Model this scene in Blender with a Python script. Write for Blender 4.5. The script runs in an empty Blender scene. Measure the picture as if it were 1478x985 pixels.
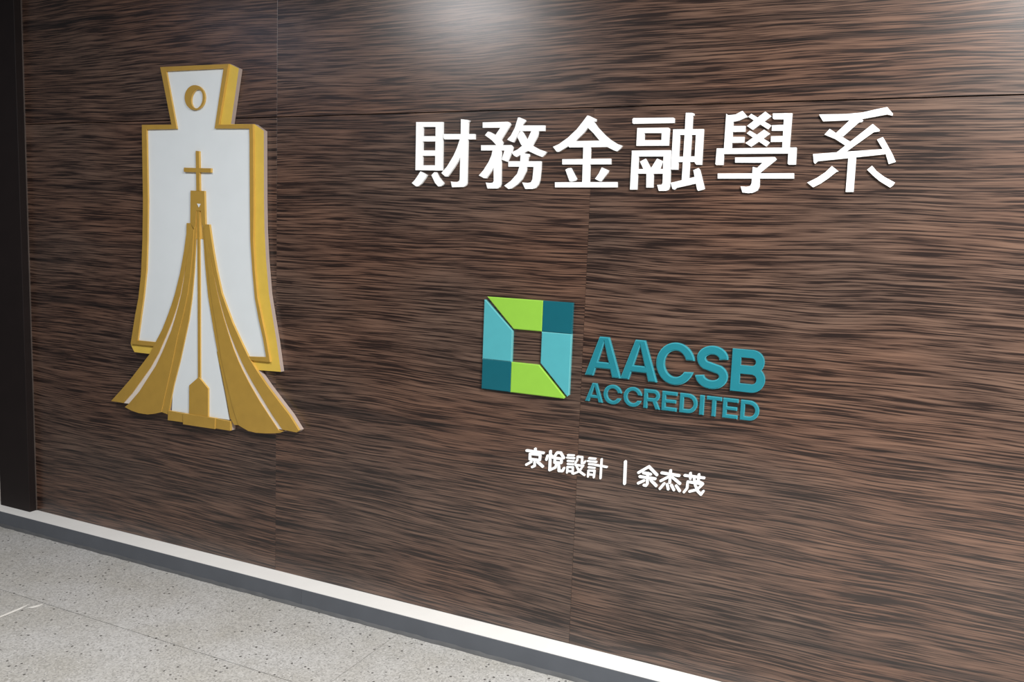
import bpy, bmesh, math, random
from mathutils import Matrix, Vector
from mathutils.geometry import delaunay_2d_cdt

scene = bpy.context.scene
COL = scene.collection

# ------------------------------------------------------------------ camera
cam_data = bpy.data.cameras.new('camera')
cam_data.sensor_width = 36.0
cam_data.lens = 30.6302
cam_data.clip_start = 0.02
cam = bpy.data.objects.new('camera', cam_data)
COL.objects.link(cam)
cam.matrix_world = Matrix([[0.901219, -0.085652, 0.424815, 2.17656], [0.4318, 0.094287, -0.897028, -2.53928], [0.036778, 0.991854, 0.121958, 1.38957], [0, 0, 0, 1]])
scene.camera = cam

# ------------------------------------------------------------------ world and lamps
world = bpy.data.worlds.new('corridor_ambient')
scene.world = world
world.use_nodes = True
world.node_tree.nodes['Background'].inputs[0].default_value = (0.93, 0.96, 1.0, 1)
world.node_tree.nodes['Background'].inputs[1].default_value = 0.075

def ceiling_lamp(loc, size_x, size_y, watts, color, rotz=0.0):
    d = bpy.data.lights.new('ceiling_lamp', 'AREA')
    d.shape = 'RECTANGLE'; d.size = size_x; d.size_y = size_y
    d.energy = watts; d.color = color
    o = bpy.data.objects.new('ceiling_lamp', d)
    COL.objects.link(o)
    o.location = loc; o.rotation_euler = (0, 0, rotz)
    return o
ceiling_lamp((-1.70, -2.05, 2.60), 0.6, 1.0, 6, (0.72, 0.78, 1.0))
ceiling_lamp((-0.12, -1.70, 2.60), 0.5, 0.45, 36, (1.0, 0.98, 0.98))
ceiling_lamp((3.15, -2.00, 2.90), 1.2, 1.2, 310, (1.0, 0.985, 0.96))

vs = scene.view_settings
vs.view_transform = 'Standard'; vs.look = 'None'
vs.exposure = 0.0; vs.gamma = 1.0; vs.use_curve_mapping = False

# ------------------------------------------------------------------ materials
def new_mat(name):
    m = bpy.data.materials.new(name); m.use_nodes = True
    nt = m.node_tree
    return m, nt, nt.nodes['Principled BSDF']

def node(nt, typ, **kw):
    n = nt.nodes.new(typ)
    for k, v in kw.items():
        if k.startswith('in_'):
            n.inputs[k[3:].replace('_', ' ')].default_value = v
        else:
            setattr(n, k, v)
    return n

def ramp(nt, stops, interp='LINEAR'):
    r = nt.nodes.new('ShaderNodeValToRGB')
    r.color_ramp.interpolation = interp
    els = r.color_ramp.elements
    while len(els) < len(stops): els.new(0.5)
    for e, (p, c) in zip(els, stops):
        e.position = p; e.color = (c[0], c[1], c[2], 1)
    return r

def plain(name, color, rough=0.5, spec=0.5, noise=0.06, scale=40.0, coat=0.0, metallic=0.0):
    """Paint or acrylic: one colour with a faint procedural mottling."""
    m, nt, b = new_mat(name)
    tc = node(nt, 'ShaderNodeTexCoord')
    n = node(nt, 'ShaderNodeTexNoise', in_Scale=scale, in_Detail=3.0)
    nt.links.new(tc.outputs['Object'], n.inputs['Vector'])
    lo = [c * (1 - noise) for c in color]; hi = [min(1, c * (1 + noise)) for c in color]
    r = ramp(nt, [(0.3, lo), (0.7, hi)])
    nt.links.new(n.outputs['Fac'], r.inputs[0])
    nt.links.new(r.outputs[0], b.inputs['Base Color'])
    b.inputs['Roughness'].default_value = rough
    b.inputs['Specular IOR Level'].default_value = spec
    b.inputs['Coat Weight'].default_value = coat
    b.inputs['Metallic'].default_value = metallic
    return m

def wood_material():
    """Dark wenge veneer: fine dark and light streaks along X, different on every panel."""
    m, nt, b = new_mat('wenge_veneer')
    L = nt.links.new
    tc = node(nt, 'ShaderNodeTexCoord')
    oi = node(nt, 'ShaderNodeObjectInfo')
    off = node(nt, 'ShaderNodeVectorMath', operation='SCALE'); off.inputs['Scale'].default_value = 37.0
    comb = node(nt, 'ShaderNodeCombineXYZ')
    L(oi.outputs['Random'], comb.inputs['X']); L(oi.outputs['Random'], comb.inputs['Z'])
    L(comb.outputs[0], off.inputs[0])
    add = node(nt, 'ShaderNodeVectorMath', operation='ADD')
    L(tc.outputs['Object'], add.inputs[0]); L(off.outputs[0], add.inputs[1])
    # slow waviness of the grain
    wv = node(nt, 'ShaderNodeMapping'); wv.inputs['Scale'].default_value = (1.1, 1, 3.2)
    L(add.outputs[0], wv.inputs['Vector'])
    wn = node(nt, 'ShaderNodeTexNoise', in_Scale=1.0, in_Detail=2.0)
    L(wv.outputs[0], wn.inputs['Vector'])
    ws = node(nt, 'ShaderNodeMath', operation='MULTIPLY_ADD'); ws.inputs[1].default_value = 0.06; ws.inputs[2].default_value = -0.03
    L(wn.outputs['Fac'], ws.inputs[0])
    wc = node(nt, 'ShaderNodeCombineXYZ'); L(ws.outputs[0], wc.inputs['Z'])
    add2 = node(nt, 'ShaderNodeVectorMath', operation='ADD')
    L(add.outputs[0], add2.inputs[0]); L(wc.outputs[0], add2.inputs[1])
    def streak(sx, sz, detail, rough, dist=0.0):
        mp = node(nt, 'ShaderNodeMapping'); mp.inputs['Scale'].default_value = (sx, 1, sz)
        L(add2.outputs[0], mp.inputs['Vector'])
        n = node(nt, 'ShaderNodeTexNoise', in_Scale=1.0, in_Detail=detail, in_Roughness=rough, in_Distortion=dist)
        L(mp.outputs[0], n.inputs['Vector'])
        return n
    fine = streak(4.6, 215.0, 3.0, 0.6, 0.1)
    mid = streak(2.2, 80.0, 3.0, 0.55, 0.12)
    broad = streak(0.7, 14.0, 2.0, 0.5)
    mixa = node(nt, 'ShaderNodeMix', data_type='FLOAT'); mixa.inputs[0].default_value = 0.22
    L(fine.outputs['Fac'], mixa.inputs[2]); L(mid.outputs['Fac'], mixa.inputs[3])
    mixb = node(nt, 'ShaderNodeMix', data_type='FLOAT'); mixb.inputs[0].default_value = 0.13
    L(mixa.outputs[0], mixb.inputs[2]); L(broad.outputs['Fac'], mixb.inputs[3])
    r = ramp(nt, [(0.42, (0.013, 0.0062, 0.0046)), (0.470, (0.021, 0.0106, 0.0076)), (0.483, (0.058, 0.0322, 0.0228)), (0.60, (0.140, 0.0830, 0.0580))])
    L(mixb.outputs[0], r.inputs[0])
    # slow change between redder and greyer brown
    tint = streak(1.3, 3.0, 1.0, 0.5)
    tr = ramp(nt, [(0.35, (0.95, 1.0, 1.04)), (0.65, (1.08, 0.98, 0.92))])
    L(tint.outputs['Fac'], tr.inputs[0])
    mul = node(nt, 'ShaderNodeMix', data_type='RGBA', blend_type='MULTIPLY'); mul.inputs[0].default_value = 1.0
    L(r.outputs[0], mul.inputs[6]); L(tr.outputs[0], mul.inputs[7])
    # a few long dark veins
    vein = streak(0.5, 24.0, 1.0, 0.4)
    vr = ramp(nt, [(0.63, (1.0, 1.0, 1.0)), (0.72, (0.42, 0.42, 0.45))])
    L(vein.outputs['Fac'], vr.inputs[0])
    mul2 = node(nt, 'ShaderNodeMix', data_type='RGBA', blend_type='MULTIPLY'); mul2.inputs[0].default_value = 1.0
    L(mul.outputs[2], mul2.inputs[6]); L(vr.outputs[0], mul2.inputs[7])
    L(mul2.outputs[2], b.inputs['Base Color'])
    bump = node(nt, 'ShaderNodeBump'); bump.inputs['Strength'].default_value = 0.12; bump.inputs['Distance'].default_value = 0.001
    L(mixa.outputs[0], bump.inputs['Height'])
    L(bump.outputs[0], b.inputs['Normal'])
    b.inputs['Roughness'].default_value = 0.30
    b.inputs['Specular IOR Level'].default_value = 0.75
    return m

def terrazzo_material():
    m, nt, b = new_mat('terrazzo')
    L = nt.links.new
    tc = node(nt, 'ShaderNodeTexCoord')
    fine = node(nt, 'ShaderNodeTexVoronoi', in_Scale=190.0); L(tc.outputs['Object'], fine.inputs['Vector'])
    base = ramp(nt, [(0.0, (0.33, 0.325, 0.31)), (0.5, (0.47, 0.463, 0.448)), (1.0, (0.57, 0.565, 0.55))])
    L(fine.outputs['Color'], base.inputs[0])
    blot = node(nt, 'ShaderNodeTexNoise', in_Scale=3.2, in_Detail=4.0); L(tc.outputs['Object'], blot.inputs['Vector'])
    br = ramp(nt, [(0.3, (0.86, 0.84, 0.79)), (0.65, (1.0, 1.0, 1.0))]); L(blot.outputs['Fac'], br.inputs[0])
    m1 = node(nt, 'ShaderNodeMix', data_type='RGBA', blend_type='MULTIPLY'); m1.inputs[0].default_value = 1.0
    L(base.outputs[0], m1.inputs[6]); L(br.outputs[0], m1.inputs[7])
    def specks(scale, keep, size):
        v = node(nt, 'ShaderNodeTexVoronoi', in_Scale=scale, in_Randomness=1.0); L(tc.outputs['Object'], v.inputs['Vector'])
        near = node(nt, 'ShaderNodeMath', operation='LESS_THAN'); near.inputs[1].default_value = size
        L(v.outputs['Distance'], near.inputs[0])
        sep = node(nt, 'ShaderNodeSeparateColor'); L(v.outputs['Color'], sep.inputs[0])
        pick = node(nt, 'ShaderNodeMath', operation='LESS_THAN'); pick.inputs[1].default_value = keep
        L(sep.outputs[0], pick.inputs[0])
        mu = node(nt, 'ShaderNodeMath', operation='MULTIPLY'); L(near.outputs[0], mu.inputs[0]); L(pick.outputs[0], mu.inputs[1])
        return mu
    cur = m1.outputs[2]
    for scale, keep, size, col in ((58, 0.16, 0.25, (0.09, 0.085, 0.08)), (120, 0.34, 0.32, (0.27, 0.265, 0.255)), (95, 0.10, 0.30, (0.56, 0.55, 0.53))):
        s = specks(scale, keep, size)
        mx = node(nt, 'ShaderNodeMix', data_type='RGBA')
        L(s.outputs[0], mx.inputs[0]); L(cur, mx.inputs[6]); mx.inputs[7].default_value = (*col, 1)
        cur = mx.outputs[2]
    L(cur, b.inputs['Base Color'])
    b.inputs['Roughness'].default_value = 0.5
    return m

M = {
    'wood': wood_material(),
    'terrazzo': terrazzo_material(),
    'skylight': plain('pale_skylight_strip', (0.66, 0.59, 0.52), 0.4, 0.5, 0.03),
    'white_acrylic': plain('white_acrylic', (0.93, 0.935, 0.935), 0.35, 0.5, 0.01),
    'panel_white': plain('panel_white', (0.66, 0.705, 0.725), 0.4, 0.4, 0.015, 12),
    'gold': plain('gold_paint', (0.370, 0.225, 0.040), 0.42, 0.5, 0.05, 25),
    'gold_bright': plain('gold_paint_side_band', (0.62, 0.43, 0.07), 0.42, 0.5, 0.04, 25),
    'gold_edge': plain('gold_cut_edge', (0.62, 0.38, 0.085), 0.4, 0.5, 0.04, 25),
    'acrylic_edge': plain('frosted_acrylic_edge', (0.50, 0.40, 0.35), 0.45, 0.5, 0.03),
    'teal_text': plain('teal_acrylic', (0.014, 0.170, 0.215), 0.25, 0.5, 0.03, 30, 0.4),
    'teal_text_edge': plain('polished_teal_edge_highlight', (0.045, 0.290, 0.350), 0.18, 0.6, 0.03, 30, 0.5),  # lighter teal paints bright highlights onto the bevelled letter edges
    'teal_edge': plain('polished_dark_teal_edge_highlight', (0.012, 0.125, 0.160), 0.18, 0.6, 0.03, 30, 0.5),  # lighter copy of the tile teal, edge highlight put into the colour
    'cyan_edge': plain('polished_cyan_edge_highlight', (0.150, 0.470, 0.500), 0.18, 0.6, 0.02, 30, 0.5),  # cyan lightened to paint the highlight along tile edges
    'lime_edge': plain('polished_lime_edge_highlight', (0.340, 0.600, 0.090), 0.18, 0.6, 0.02, 30, 0.5),  # lime lightened likewise, the edge highlight is in the colour
    'teal': plain('dark_teal_acrylic', (0.006, 0.100, 0.132), 0.22, 0.5, 0.02, 30, 0.4),
    'cyan': plain('cyan_acrylic', (0.075, 0.355, 0.400), 0.22, 0.5, 0.02, 30, 0.4),
    'lime': plain('lime_acrylic', (0.250, 0.500, 0.055), 0.22, 0.5, 0.02, 30, 0.4),
    'cream': plain('cream_plaster', (0.62, 0.58, 0.50), 0.8, 0.2, 0.03, 8),
    'substrate': plain('dark_panel_substrate', (0.012, 0.009, 0.008), 0.9, 0.1, 0.1),
    'post': plain('dark_brown_post', (0.013, 0.0085, 0.0080), 0.6, 0.25, 0.10, 14),
    'ledge': plain('white_ledge_paint', (0.83, 0.82, 0.79), 0.55, 0.4, 0.02, 9),
    'grey_vinyl': plain('grey_skirting_vinyl', (0.095, 0.104, 0.120), 0.45, 0.4, 0.06, 10),
    'caulk': plain('grey_caulk', (0.095, 0.097, 0.10), 0.6, 0.3, 0.12, 18),
    'joint': plain('dark_joint', (0.06, 0.055, 0.05), 0.9, 0.1, 0.1),
    'bead': plain('corner_bead', (0.10, 0.08, 0.07), 0.35, 0.5, 0.3, 3),
    'patch': plain('white_filler', (0.74, 0.72, 0.67), 0.7, 0.2, 0.05),
}

# ------------------------------------------------------------------ mesh helpers
def link(name, mesh, mats, parent=None):
    o = bpy.data.objects.new(name, mesh)
    for mt in (mats if isinstance(mats, (list, tuple)) else [mats]):
        mesh.materials.append(M[mt])
    COL.objects.link(o)
    if parent: o.parent = parent
    return o

def empty(name, loc):
    o = bpy.data.objects.new(name, None)
    o.empty_display_size = 0.05
    o.location = loc
    COL.objects.link(o)
    return o

def tag(o, label, cat, group=None):
    o['label'] = label; o['category'] = cat
    if group: o['group'] = group
    return o

def structure(o, label=None):
    o['kind'] = 'structure'
    if label: o['label'] = label
    return o

def box(name, x0, x1, y0, y1, z0, z1, mat, parent=None, bevel=0.0):
    """Box with its own origin at the centre of its base."""
    bm = bmesh.new()
    bmesh.ops.create_cube(bm, size=1.0)
    cx, cy = (x0 + x1) / 2, (y0 + y1) / 2
    for v in bm.verts:
        v.co = Vector((v.co.x * (x1 - x0), v.co.y * (y1 - y0), (v.co.z + 0.5) * (z1 - z0)))
    if bevel:
        bmesh.ops.bevel(bm, geom=list(bm.edges), offset=bevel, segments=1, affect='EDGES')
    me = bpy.data.meshes.new(name); bm.to_mesh(me); bm.free()
    o = link(name, me, mat)
    o.location = (cx, cy, z0)
    if parent:
        o.parent = parent
        o.location = Vector(o.location) - parent_origin(parent)
    return o

def parent_origin(p):
    v = Vector(p.location)
    while p.parent:
        p = p.parent; v += Vector(p.location)
    return v

def area2(poly):
    return sum(poly[i][0] * poly[(i + 1) % len(poly)][1] - poly[(i + 1) % len(poly)][0] * poly[i][1] for i in range(len(poly)))

def union(polys, holes=()):
    """Union of flat polygons in the wall plane, minus holes: (points, triangles)."""
    verts, faces = [], []
    for p in list(polys) + list(holes):
        q = list(p)
        if area2(q) < 0: q.reverse()
        s = len(verts)
        verts += [Vector(c) for c in q]
        faces.append(list(range(s, s + len(q))))
    vo, eo, fo, ov, oe, of = delaunay_2d_cdt(verts, [], faces, 1, 2e-5, True)
    nh = len(polys)
    keep = [f for f, src in zip(fo, of) if src and not any(i >= nh for i in src)]
    return [tuple(v) for v in vo], keep

def islands(faces):
    par = {}
    def find(a):
        while par[a] != a:
            par[a] = par[par[a]]; a = par[a]
        return a
    for f in faces:
        for i in f: par.setdefault(i, i)
        for i in f[1:]: par[find(i)] = find(f[0])
    out = {}
    for f in faces: out.setdefault(find(f[0]), []).append(f)
    return list(out.values())

def slab(name, pts, faces, y_back, y_front, mats, parent=None, origin=None, bevel=0.0, segs=1, smooth=False):
    """Extrude flat wall-plane faces between two depths; front gets material 0, sides the last one."""
    bm = bmesh.new()
    used = sorted({i for f in faces for i in f})
    xs = [pts[i][0] for i in used]; zs = [pts[i][1] for i in used]
    if origin is None:
        origin = Vector(((min(xs) + max(xs)) / 2, y_back, min(zs)))
    base = parent_origin(parent) if parent else Vector((0, 0, 0))
    fv = {i: bm.verts.new(Vector((pts[i][0], y_front, pts[i][1])) - origin) for i in used}
    bv = {i: bm.verts.new(Vector((pts[i][0], y_back, pts[i][1])) - origin) for i in used}
    cnt = {}
    for f in faces:
        for a, b in zip(f, f[1:] + f[:1]): cnt[(a, b)] = 1
    front = []
    for f in faces:
        front.append(bm.faces.new([fv[i] for i in f]))
        bm.faces.new([bv[i] for i in reversed(f)])
    side_idx = len(mats) - 1 if isinstance(mats, (list, tuple)) else 0
    rim = []
    for (a, b) in cnt:
        if (b, a) not in cnt:
            s = bm.faces.new([fv[b], fv[a], bv[a], bv[b]])
            s.material_index = side_idx
            s.smooth = smooth
            rim.append((fv[a], fv[b]))
    bm.normal_update()
    if front and front[0].normal.y > 0:
        bmesh.ops.reverse_faces(bm, faces=list(bm.faces))
    if bevel:
        es = [e for e in (bm.edges.get(p) for p in rim) if e]
        flat = [e for e in bm.edges if len(e.link_faces) == 2 and e.link_faces[0].normal.dot(e.link_faces[1].normal) > 0.99999 and abs(e.link_faces[0].normal.y) > 0.9]
        bmesh.ops.dissolve_edges(bm, edges=flat, use_verts=False)
        es = [e for e in es if e.is_valid]
        bmesh.ops.bevel(bm, geom=es, offset=bevel, segments=segs, affect='EDGES', clamp_overlap=True, material=side_idx if side_idx else -1)
    me = bpy.data.meshes.new(name); bm.to_mesh(me); bm.free()
    o = link(name, me, mats)
    o.location = origin - base
    if parent: o.parent = parent
    return o

def sign_piece(name, polys, depth, mat, part='stroke', holes=(), bevel=0.0, segs=1):
    """A cut-out letter on the wall: one mesh, or an Empty with one mesh for each loose piece."""
    pts, faces = union(polys, holes)
    isl = islands(faces)
    if len(isl) == 1:
        return slab(name, pts, isl[0], 0.0, -depth, mat, bevel=bevel, segs=segs)
    used = {i for f in faces for i in f}
    xs = [pts[i][0] for i in used]; zs = [pts[i][1] for i in used]
    root = empty(name, ((min(xs) + max(xs)) / 2, 0, min(zs)))
    for f in isl:
        slab(part, pts, f, 0.0, -depth, mat, parent=root, bevel=bevel, segs=segs)
    return root

def thick(line, w, cap='round', n=6):
    """Outline polygons of a polyline drawn with a pen of width w."""
    polys = []
    h = w / 2
    pts = [Vector(p) for p in line]
    for a, b in zip(pts, pts[1:]):
        d = (b - a)
        if d.length < 1e-9: continue
        d.normalize(); nrm = Vector((-d.y, d.x))
        ang = math.atan2(nrm.y, nrm.x)
        poly = []
        for k in range(n + 1):
            t = ang + math.pi * k / n
            poly.append((a.x + h * math.cos(t), a.y + h * math.sin(t)))
        for k in range(n + 1):
            t = ang + math.pi + math.pi * k / n
            poly.append((b.x + h * math.cos(t), b.y + h * math.sin(t)))
        polys.append(poly)
    return polys

def band(line, w):
    """One polygon: a smooth polyline offset to both sides, flat ends."""
    pts = [Vector(p) for p in line]
    L, Rr = [], []
    for i, p in enumerate(pts):
        d0 = (pts[i] - pts[i - 1]).normalized() if i else None
        d1 = (pts[i + 1] - pts[i]).normalized() if i < len(pts) - 1 else None
        if d0 is None: d0 = d1
        if d1 is None: d1 = d0
        t = (d0 + d1).normalized(); nrm = Vector((-t.y, t.x))
        k = (w / 2) / max(0.5, nrm.dot(Vector((-d0.y, d0.x))))
        L.append(tuple(p + nrm * k)); Rr.append(tuple(p - nrm * k))
    return L + Rr[::-1]

# ------------------------------------------------------------------ the setting
WALL_TOP = 2.75
X_POST0, X_POST1 = -1.576, -1.376
LEDGE_Z, LEDGE_Y = 0.068, -0.0894
SEAM_Z = 1.7787

wall_back = structure(box('wall_back', X_POST0, 3.70, 0.012, 0.10, 0.0, WALL_TOP, 'substrate'),
                      'back wall clad in dark streaked wood panels')
def panel(x0, x1, z0, z1):
    g, gx = 0.0016, 0.0003
    return box('wood_panel', x0 + gx, x1 - gx, 0.0, 0.012, z0 + g, z1 - g, 'wood', wall_back, bevel=0.0003)
panel(X_POST1, 0.0, LEDGE_Z, SEAM_Z)
panel(0.0, 1.22, LEDGE_Z, SEAM_Z)
panel(1.22, 3.66, LEDGE_Z, SEAM_Z)
panel(X_POST1, 0.0, SEAM_Z, WALL_TOP)
panel(0.0, 2.44, SEAM_Z, WALL_TOP)
panel(2.44, 3.66, SEAM_Z, WALL_TOP)

structure(box('wall_left', -2.60, X_POST0, 0.004, 0.10, 0.0, WALL_TOP, 'cream'), 'cream plaster wall beyond the dark post')

post = structure(box('trim_1', X_POST0, X_POST1, -0.034, 0.012, LEDGE_Z, WALL_TOP, 'post', bevel=0.0012), 'dark brown square post at the left end of the wood panels')
box('corner_bead', X_POST1, X_POST1 + 0.0035, -0.003, 0.0, LEDGE_Z, WALL_TOP, 'bead', post)

# skirting kerb: white ledge on top, grey vinyl face in front, thin caulk bead on the floor
ledge = structure(box('trim_2', -2.60, 3.70, LEDGE_Y, 0.012, 0.0, LEDGE_Z, 'ledge'), 'white painted ledge on top of the grey skirting')
skirt = structure(empty('baseboard_back', (0, LEDGE_Y, 0)), 'grey vinyl skirting below the white ledge')
for x0, x1 in ((-2.60, 0.2), (0.2, 3.70)):
    box('skirting_strip', x0 + 0.0006, x1 - 0.0006, LEDGE_Y - 0.003, LEDGE_Y, 0.0, LEDGE_Z - 0.001, 'grey_vinyl', skirt, bevel=0.0008)
# caulk bead with an uneven lower edge
bm = bmesh.new()
random.seed(4)
prev = None
x = -2.60
while x <= 3.70:
    d = 0.006 + 0.004 * random.random(); h = 0.006 + 0.004 * random.random()
    ring = [bm.verts.new((x, LEDGE_Y - 0.003, h + 0.003)), bm.verts.new((x, LEDGE_Y - 0.003 - d * 0.6, h * 0.75)), bm.verts.new((x, LEDGE_Y - 0.003 - d, 0.0004))]
    if prev:
        bm.faces.new([prev[0], prev[1], ring[1], ring[0]]); bm.faces.new([prev[1], prev[2], ring[2], ring[1]])
    prev = ring
    x += 0.03
me = bpy.data.meshes.new('caulk_bead'); bm.to_mesh(me); bm.free()
for p in me.polygons: p.use_smooth = True
cb = link('caulk_bead', me, 'caulk', skirt); cb.location = -parent_origin(skirt)

floor = structure(box('floor', -2.60, 3.70, -3.60, 0.0, -0.06, -0.006, 'joint'), 'grey speckled terrazzo floor')
def tile(x0, x1, y0, y1):
    g = 0.0016
    x0, x1 = max(x0, -2.60), min(x1, 3.70)
    return box('terrazzo_slab', x0 + g, x1 - g, y0 + g, y1 - g, -0.006, 0.0, 'terrazzo', floor)
rows = [(-0.530, LEDGE_Y), (-1.78, -0.530), (-3.03, -1.78)]
for r, (y0, y1) in enumerate(rows):
    xs = 0.625 if r % 2 == 0 else -0.632
    k = xs - 2.5
    edges = sorted({-2.60, 3.70} | {e for e in (xs - 2.5, xs, xs + 2.5) if -2.5 < e < 3.65})
    for a, b_ in zip(edges, edges[1:]):
        tile(a, b_, y0, y1)
# old white filler left along the short joint near the left edge of the floor
for cx, cy, l, w, rz in ((-0.640, -0.640, 0.075, 0.012, 1.62), (-0.612, -0.563, 0.022, 0.014, 1.2)):
    bm = bmesh.new()
    ring = []
    for i in range(14):
        t = 2 * math.pi * i / 14
        k = 1 + 0.22 * math.sin(3 * t + cx * 40) + 0.12 * math.sin(5 * t)
        ring.append((l * k * math.cos(t), w * k * math.sin(t) * 0.5))
    lo = [bm.verts.new((px, py, 0.0)) for px, py in ring]
    hi = [bm.verts.new((px * 0.85, py * 0.8, 0.0006)) for px, py in ring]
    bm.faces.new(hi)
    for i in range(14):
        bm.faces.new([lo[i], lo[(i + 1) % 14], hi[(i + 1) % 14], hi[i]])
    me = bpy.data.meshes.new('filler_patch'); bm.to_mesh(me); bm.free()
    fp = link('filler_patch', me, 'patch', floor)
    fp.location = Vector((cx, cy, 0.0002)) - parent_origin(floor); fp.rotation_euler = (0, 0, rz)

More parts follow.
